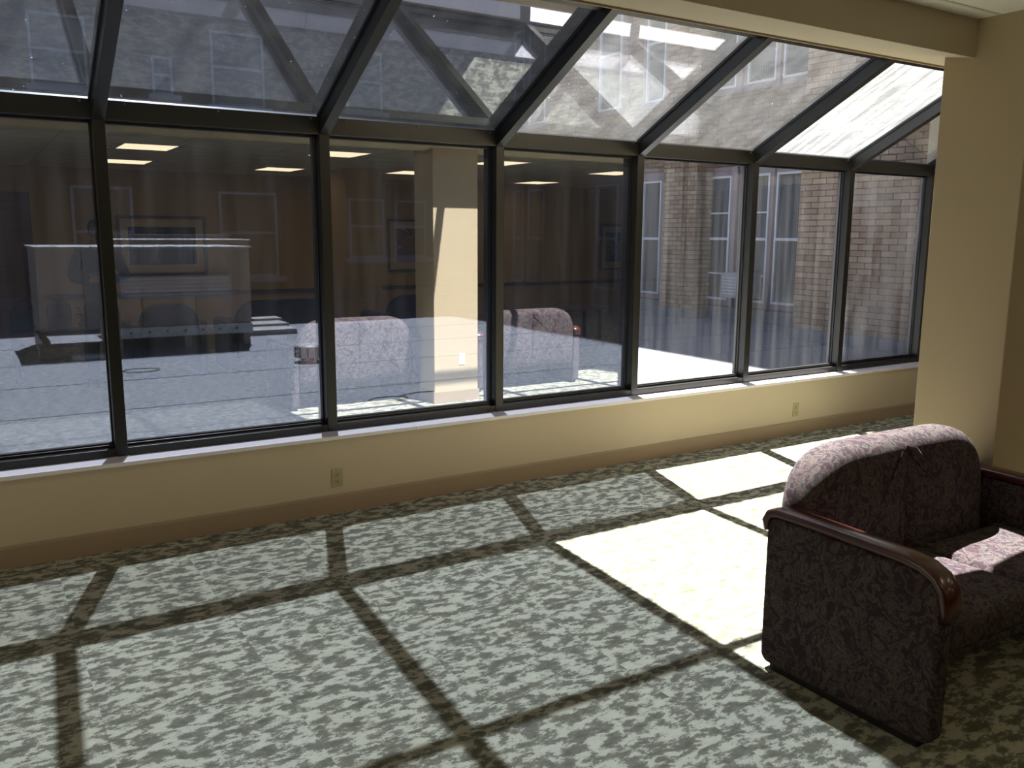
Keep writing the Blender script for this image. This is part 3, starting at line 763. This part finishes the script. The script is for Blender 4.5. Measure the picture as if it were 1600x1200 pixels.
for k in range(9):
    a = k * 2.4; r = .02 + .008 * k; x, y, z = r * math.cos(a), r * math.sin(a), .14 + .012 * ((k * 5) % 9)
    bm = bmesh.new(); add_tube(bm, [(0, 0, .05), (x * .6, y * .6, z * .7), (x, y, z)], .003, 6); obj('stem', bm, 'green', t)
    bm = bmesh.new()
    for q in range(5): add_ball(bm, (x + .014 * math.cos(q * 1.257), y + .014 * math.sin(q * 1.257), z + .004), .012, 1, 1, .6, 1)
    obj('blossom', bm, 'red', t, smooth=True)

# ------------------------------------------------------------------ outside: roof terrace
ZR = 0.35
roof = box('roof_terrace', (-9, 9.9, .14, 12.5, .05, ZR), 'roof'); tag(roof, 'flat grey membrane roof outside the glazing', kind='structure')
for y in (2.1, 3.55, 5.0, 6.5, 9.0):
    box('membrane_seam', (-9, 9.4, y, y + .07, ZR, ZR + .004), 'flash', roof)

bld = empty('brick_building', (9.9, 6, ZR)); tag(bld, 'brown brick building wrapping the far and right sides of the roof terrace', 'building')
def W2L(d): return (d[0] - 9.9, d[1] - 9.9, d[2] - 6, d[3] - 6, d[4] - ZR, d[5] - ZR)
HR, HF = 20.8, 9.0
XP, XW, XQ = 8.65, 9.98, 9.45            # near pier face, window wall, far pier face
YF = 12.5
box('wall_core', W2L((XP, 12.2, .3, 2.72, ZR - .3, HR)), 'mortar', bld)
bm = bmesh.new(); add_box(bm, *W2L((XW, 12.2, 2.72, 22, ZR - .3, HR))); obj('wall_core', bm, 'brick_far', bld)
box('parapet_cap', W2L((XP - .08, 12.3, .25, 2.8, HR, HR + .12)), 'concrete', bld)
bm = bmesh.new(); add_box(bm, *W2L((-12, XW + .3, YF, YF + 3, ZR - .3, HF))); obj('wall_far', bm, 'brick_far', bld)
box('parapet_cap', W2L((-12, XW + .3, YF - .05, YF + 3, HF, HF + .12)), 'concrete', bld)
# near pier: individual bricks
BL, BH, PT = .203, .064, .0745
meshes = []
for k in range(4):
    bm = bmesh.new(); v, f = add_box(bm, -.012, .03, 0, BL, 0, BH)
    for q in v:
        if q.co.x < 0: q.co += Vector((random.uniform(-.002, .002), random.uniform(-.002, .002), random.uniform(-.002, .002)))
    meshes.append(obj('brick', bm, 'brick', bld, (XP - 9.9, -6 + .4, 5)))
cnt = 0
hb = bmesh.new()
for r in range(int(8.0 / PT)):
    z = .505 + r * PT; off = (r % 2) * (BL + .01) / 2
    y = .3 - off
    while y < 2.72 - .01:
        y0, y1 = max(y, .3), min(y + BL, 2.72)
        if y1 - y0 > .03:
            full = y1 - y0 > BL - .005
            if full and cnt < 296 and r < 31:
                src = meshes[cnt % 4]
                if cnt < 4: src.location = (XP - 9.9, y0 - 6, z - ZR)
                else: inst('brick', src, bld, (XP - 9.9, y0 - 6, z - ZR))
                cnt += 1
            elif z < 6.0 or not full:
                add_box(hb, XP - 9.9 - .012, XP - 9.9 + .03, y0 - 6, y1 - 6, z - ZR, z - ZR + BH)
            else:
                add_box(hb, XP - 9.9 - .012, XP - 9.9 + .03, y0 - 6, y1 - 6, z - ZR, z - ZR + BH)
        y += BL + .01
tag(obj('brick_rows', hb, 'brick_m', bld), kind='stuff')
# far piers with their own brick rows (rounded outer corner)
def pier(y0, y1, xf, name='pier_bricks', rnd=True):
    outline = [(XW + .02, y1), (xf + .12, y1), (xf + .03, y1 - .05), (xf, y1 - .14), (xf, y0 + .02), (xf + .05, y0), (XW + .02, y0)] if rnd else [(XW + .02, y1), (xf, y1), (xf, y0), (XW + .02, y0)]
    core = bmesh.new(); add_prism(core, [(a - 9.9 + .010, b - 6) for a, b in outline], 0, HR - ZR, 'z'); obj('pier_core', core, 'mortar', bld)
    bb = bmesh.new()
    seg = [(Vector(outline[i]), Vector(outline[i + 1])) for i in range(len(outline) - 1)]
    L = [(b - a).length for a, b in seg]; T = sum(L)
    def at(s):
        for (a, b), l in zip(seg, L):
            if s <= l: return a.lerp(b, s / l)
            s -= l
        return seg[-1][1]
    for r in range(int(5.8 / PT)):
        z = .505 + r * PT - ZR; s = -(r % 2) * .106
        while s < T:
            s0_, s1_ = max(s, 0), min(s + BL, T)
            cuts = [s0_] + [c for c in (sum(L[:i + 1]) for i in range(len(L))) if s0_ < c < s1_] + [s1_]
            for s0, s1 in zip(cuts, cuts[1:]):
                a, b = at(s0 + 1e-5), at(s1 - 1e-5); d = (b - a)
                if d.length > .02:
                    d.normalize(); n = Vector((d.y, -d.x)); 
                    vs = []
                    for zz in (z, z + BH):
                        for p in (a, b): 
                            for k in (-.02, .010):
                                q = p + n * k; vs.append(bb.verts.new((q.x - 9.9, q.y - 6, zz)))
                    for f in ((0, 1, 3, 2), (4, 6, 7, 5), (0, 4, 5, 1), (2, 3, 7, 6), (1, 5, 7, 3), (0, 2, 6, 4)): bb.faces.new([vs[i] for i in f])
            s += BL + .01
    tag(obj(name, bb, 'brick_m', bld), kind='stuff')
pier(5.76, 6.34, XQ); pier(5.57, 5.76, XQ + .08, rnd=False); pier(8.80, 9.80, XQ)
# flashing at the foot of the walls
bm = bmesh.new()
for d in ((XP - .03, XP + .1, .27, 2.76), (XP, XW, 2.70, 2.76), (XQ - .04, XW, 5.70, 6.36), (XQ + .04, XW, 5.53, 5.72), (XQ - .04, XW, 8.76, 9.84)): add_box(bm, *W2L(d + (ZR, .50)))
for d in ((XW - .10, XW, 2.76, 5.53), (XW - .10, XW, 6.36, 8.76), (XW - .10, XW, 9.84, YF)): add_box(bm, *W2L(d + (ZR, .56)))
add_box(bm, *W2L((-12, XW, YF - .1, YF, ZR, .56)))
obj('flashing', bm, 'flash', bld, bevel=.006)
# tall windows in the right-hand wall: (y0, y1, rails)
def side_window(y0, y1, z0, z1, rails):
    fr = bmesh.new(); w = .035; x0, x1 = XW - .10, XW - .04
    for d in ((y0, y0 + w, z0, z1), (y1 - w, y1, z0, z1), (y0 + w, y1 - w, z0, z0 + w), (y0 + w, y1 - w, z1 - w, z1)): add_box(fr, *W2L((x0, x1) + d))
    for i, r in enumerate(rails):
        h = .022 if len(rails) < 3 or i == 1 else .012
        add_box(fr, *W2L((x0 - .005, x1, y0 + w, y1 - w, r - h, r + h)))
    f = obj('window', fr, 'winwhite', bld)
    z = [z0] + sorted(rails) + [z1]
    for a, b in zip(z, z[1:]): box('pane', W2L((XW - .06, XW - .05, y0 + w, y1 - w, a + .012, b - .012)), 'farpane', f)
SW = [(5.14, 5.67, [2.07, 1.66, 1.10]), (4.34, 4.91, [2.07, 1.66, 1.09]), (3.60, 4.21, [1.66]), (2.95, 3.45, [1.66]), (6.80, 7.30, [1.65]), (8.01, 8.66, [1.64]), (9.94, 10.29, [1.63]), (10.48, 11.11, [1.63]), (11.29, 11.69, [1.63])]
for y0, y1, rl in SW:
    side_window(y0, y1, .67, 2.66, rl)
    for k in (1, 2): side_window(y0, y1, .67 + 3.35 * k, 2.66 + 3.35 * k, [1.66 + 3.35 * k])
# mauve panels round the window groups
for g0, g1 in ((2.80, 5.76), (9.84, 11.82), (6.62, 7.42), (7.86, 8.76)):
    bm = bmesh.new(); ws = sorted([(a, b) for a, b, _ in SW if a > g0 and b < g1])
    for fl in range(3):
        dz = 3.35 * fl; c = g0
        for a, b in ws + [(g1, g1)]:
            if a > c: add_box(bm, *W2L((XW - .07, XW - .0, c, a, .58 + dz, 2.80 + dz)))
            if b > a:
                add_box(bm, *W2L((XW - .07, XW, a, b, .58 + dz, .67 + dz))); add_box(bm, *W2L((XW - .07, XW, a, b, 2.66 + dz, 2.80 + dz)))
            c = b
        for a, b in zip(ws, ws[1:]):
            mid = (a[1] + b[0]) / 2; add_box(bm, *W2L((XW - .13, XW - .07, mid - .035, mid + .035, .58 + dz, 2.80 + dz)))
    obj('mauve_panel', bm, 'mauve', bld)
# windows in the far wall
def far_window(x0, x1, z0, z1, mid, ledge=True):
    fr = bmesh.new(); w = .045; y0, y1 = YF - .05, YF + .0
    for d in ((x0, x0 + w, z0, z1), (x1 - w, x1, z0, z1), (x0 + w, x1 - w, z0, z0 + w), (x0 + w, x1 - w, z1 - w, z1), (x0 + w, x1 - w, mid - .025, mid + .025)):
        add_box(fr, *W2L((d[0], d[1], y0, y1, d[2], d[3])))
    f = obj('window', fr, 'winwhite', bld)
    for a, b in ((z0, mid), (mid, z1)): box('pane', W2L((x0 + w, x1 - w, YF - .02, YF - .01, a + .02, b - .02)), 'farpane', f)
    if ledge: box('window_ledge', W2L((x0 - .08, x1 + .12, YF - .14, YF, z0 - .10, z0)), 'winwhite', bld)
for d in ((1.07, 2.09, .9, 2.52, 1.71), (3.64, 4.77, .84, 2.49, 1.71), (6.30, 7.10, 1.2, 2.43, 1.86), (7.35, 8.1, 1.2, 2.42, 1.86), (-1.6, -.6, .9, 2.52, 1.7), (-4.2, -3.2, .9, 2.52, 1.7),
          (2.56, 2.92, 4.2, 4.88, 4.55), (3.62, 4.62, 4.1, 5.45, 4.8), (6.3, 7.1, 4.2, 5.4, 4.8), (.6, 1.5, 4.2, 5.4, 4.8), (-1.6, -.6, 4.2, 5.4, 4.8)): far_window(*d)

def part_box(name, d, mat, parent, bevel=0): return box(name, d, mat, parent, bevel)
# window air conditioner
t = empty('window_air_conditioner', (XW - .29, 4.66, .74)); tag(t, 'pale window air conditioner jutting from the middle tall window', 'air conditioner')
part_box('housing', (-.16, .17, -.27, .27, 0, .40), 'galv', t, .012)
for k in range(6): part_box('louvre', (-.168, -.158, -.23, .23, .06 + k * .05, .075 + k * .05), 'winwhite', t)
# rooftop equipment
t = empty('rooftop_unit', (1.14, 6.35, ZR)); tag(t, 'large tan rooftop unit with a grey louvre box, nearest of the units', 'rooftop unit')
part_box('cabinet', (-1.14, 1.15, -.65, .65, .27, 1.18), 'hvac', t, .01)
part_box('cabinet_lid', (-1.17, 1.18, -.68, .68, 1.18, 1.20), 'galv', t, .004)
b = part_box('louvre_box', (-.34, .88, -.83, -.65, .62, .87), 'hvac_grey', t, .01)
for k in range(5): part_box('louvre', (-.30, .84, -.838, -.828, .65 + .045 * k, .665 + .045 * k), 'galv', b)
r = part_box('base_rail', (-.36, 1.16, -.67, -.60, .15, .27), 'galv', t)
for k in range(7): part_box('bolt_hole', (-.25 + k * .2, -.225 + k * .2, -.674, -.668, .20, .225), 'black', r)
part_box('base_rail', (-1.14, 1.16, .55, .62, .15, .27), 'galv', t)
for sx in (-1.1, -.36, .4, 1.1): part_box('leg', (sx - .04, sx + .04, -.62, .60, 0, .16), 'hvac', t)
for k in range(3): part_box('panel_seam', (-.7 + k * .6, -.69 + k * .6, -.654, -.649, .30, 1.15), 'black', t)
t = empty('rooftop_unit', (1.88, 7.75, ZR)); tag(t, 'second tan rooftop unit behind the nearest one, slightly wider lid', 'rooftop unit')
part_box('cabinet', (-.86, .85, -.5, .5, .15, 1.25), 'hvac', t, .01); part_box('cabinet_lid', (-.89, .88, -.53, .53, 1.25, 1.27), 'galv', t, .004)
for sx in (-.7, .7): part_box('leg', (sx - .05, sx + .05, -.45, .45, 0, .16), 'hvac', t)
t = empty('rooftop_unit', (2.0, 9.2, ZR)); tag(t, 'rearmost and tallest tan rooftop unit', 'rooftop unit')
part_box('cabinet', (-.85, .85, -.45, .45, .15, 1.315), 'hvac', t, .01); part_box('cabinet_lid', (-.88, .88, -.48, .48, 1.315, 1.335), 'galv', t, .004)
for sx in (-.7, .7): part_box('leg', (sx - .05, sx + .05, -.4, .4, 0, .16), 'hvac', t)
# pavers and blocks on the roof
for d, lb in (((2.50, 3.15, 6.55, 7.0, .07), 'front paving slab lying on the roof by the units'), ((2.62, 3.2, 7.05, 7.5, .10), 'middle paving slab lying on the roof by the units'), ((2.85, 3.25, 7.55, 7.9, .13), 'rear paving slab, smallest of the three by the units')):
    o = box('paving_slab', (d[0], d[1], d[2], d[3], ZR, ZR + d[4]), 'concrete', None, .006); tag(o, lb, 'paving slab', 'paving slabs by the rooftop units')
t = box('timber_block', (-.06, .36, 5.35, 5.65, ZR, ZR + .14), 'wood_dark', None, .01); tag(t, 'dark timber block on the roof in front of the nearest unit', 'block')
t = box('white_board', (.24, .62, 5.15, 5.33, ZR, ZR + .05), 'white', None, .004); tag(t, 'thin white board lying on the roof before the dark block', 'board')
t = empty('roof_vent', (2.40, 3.92, ZR)); tag(t, 'small ribbed metal roof vent cap', 'vent')
bm = bmesh.new(); add_lathe(bm, [(.09, 0), (.09, .05)], 0, 0, 20); obj('collar', bm, 'flash', t)
bm = bmesh.new(); add_lathe(bm, [(.15, .05), (.15, .17), (.13, .185), (.0001, .19)], 0, 0, 28); obj('cap', bm, 'galv', t)
for k in range(22):
    a = 2 * PI * k / 22; bm = bmesh.new(); add_tube(bm, [(.153 * math.cos(a), .153 * math.sin(a), .055), (.153 * math.cos(a), .153 * math.sin(a), .165)], .006, 6); obj('rib', bm, 'black' if k % 2 else 'galv', t)
def cable(pts, label, closed=False):
    bm = bmesh.new(); add_tube(bm, pts, .0045, 6, closed); o = obj('cable', bm, 'cable', None, smooth=True); tag(o, label, 'cable'); return o
cable([(.74 + .17 * math.cos(a), 4.1 + .13 * math.sin(a), ZR + .008) for a in [2 * PI * k / 24 for k in range(24)]], 'small black cable loop on the roof before the rooftop units', True)
cable([(2.22 + .17 * math.cos(a), 1.46 + .10 * math.sin(a), ZR + .008) for a in [.3 + 2 * PI * k / 24 for k in range(27)]] + [(2.55, 1.62, ZR + .008), (2.7, 1.6, ZR + .008)], 'black cable coil on the roof close to the glazing')
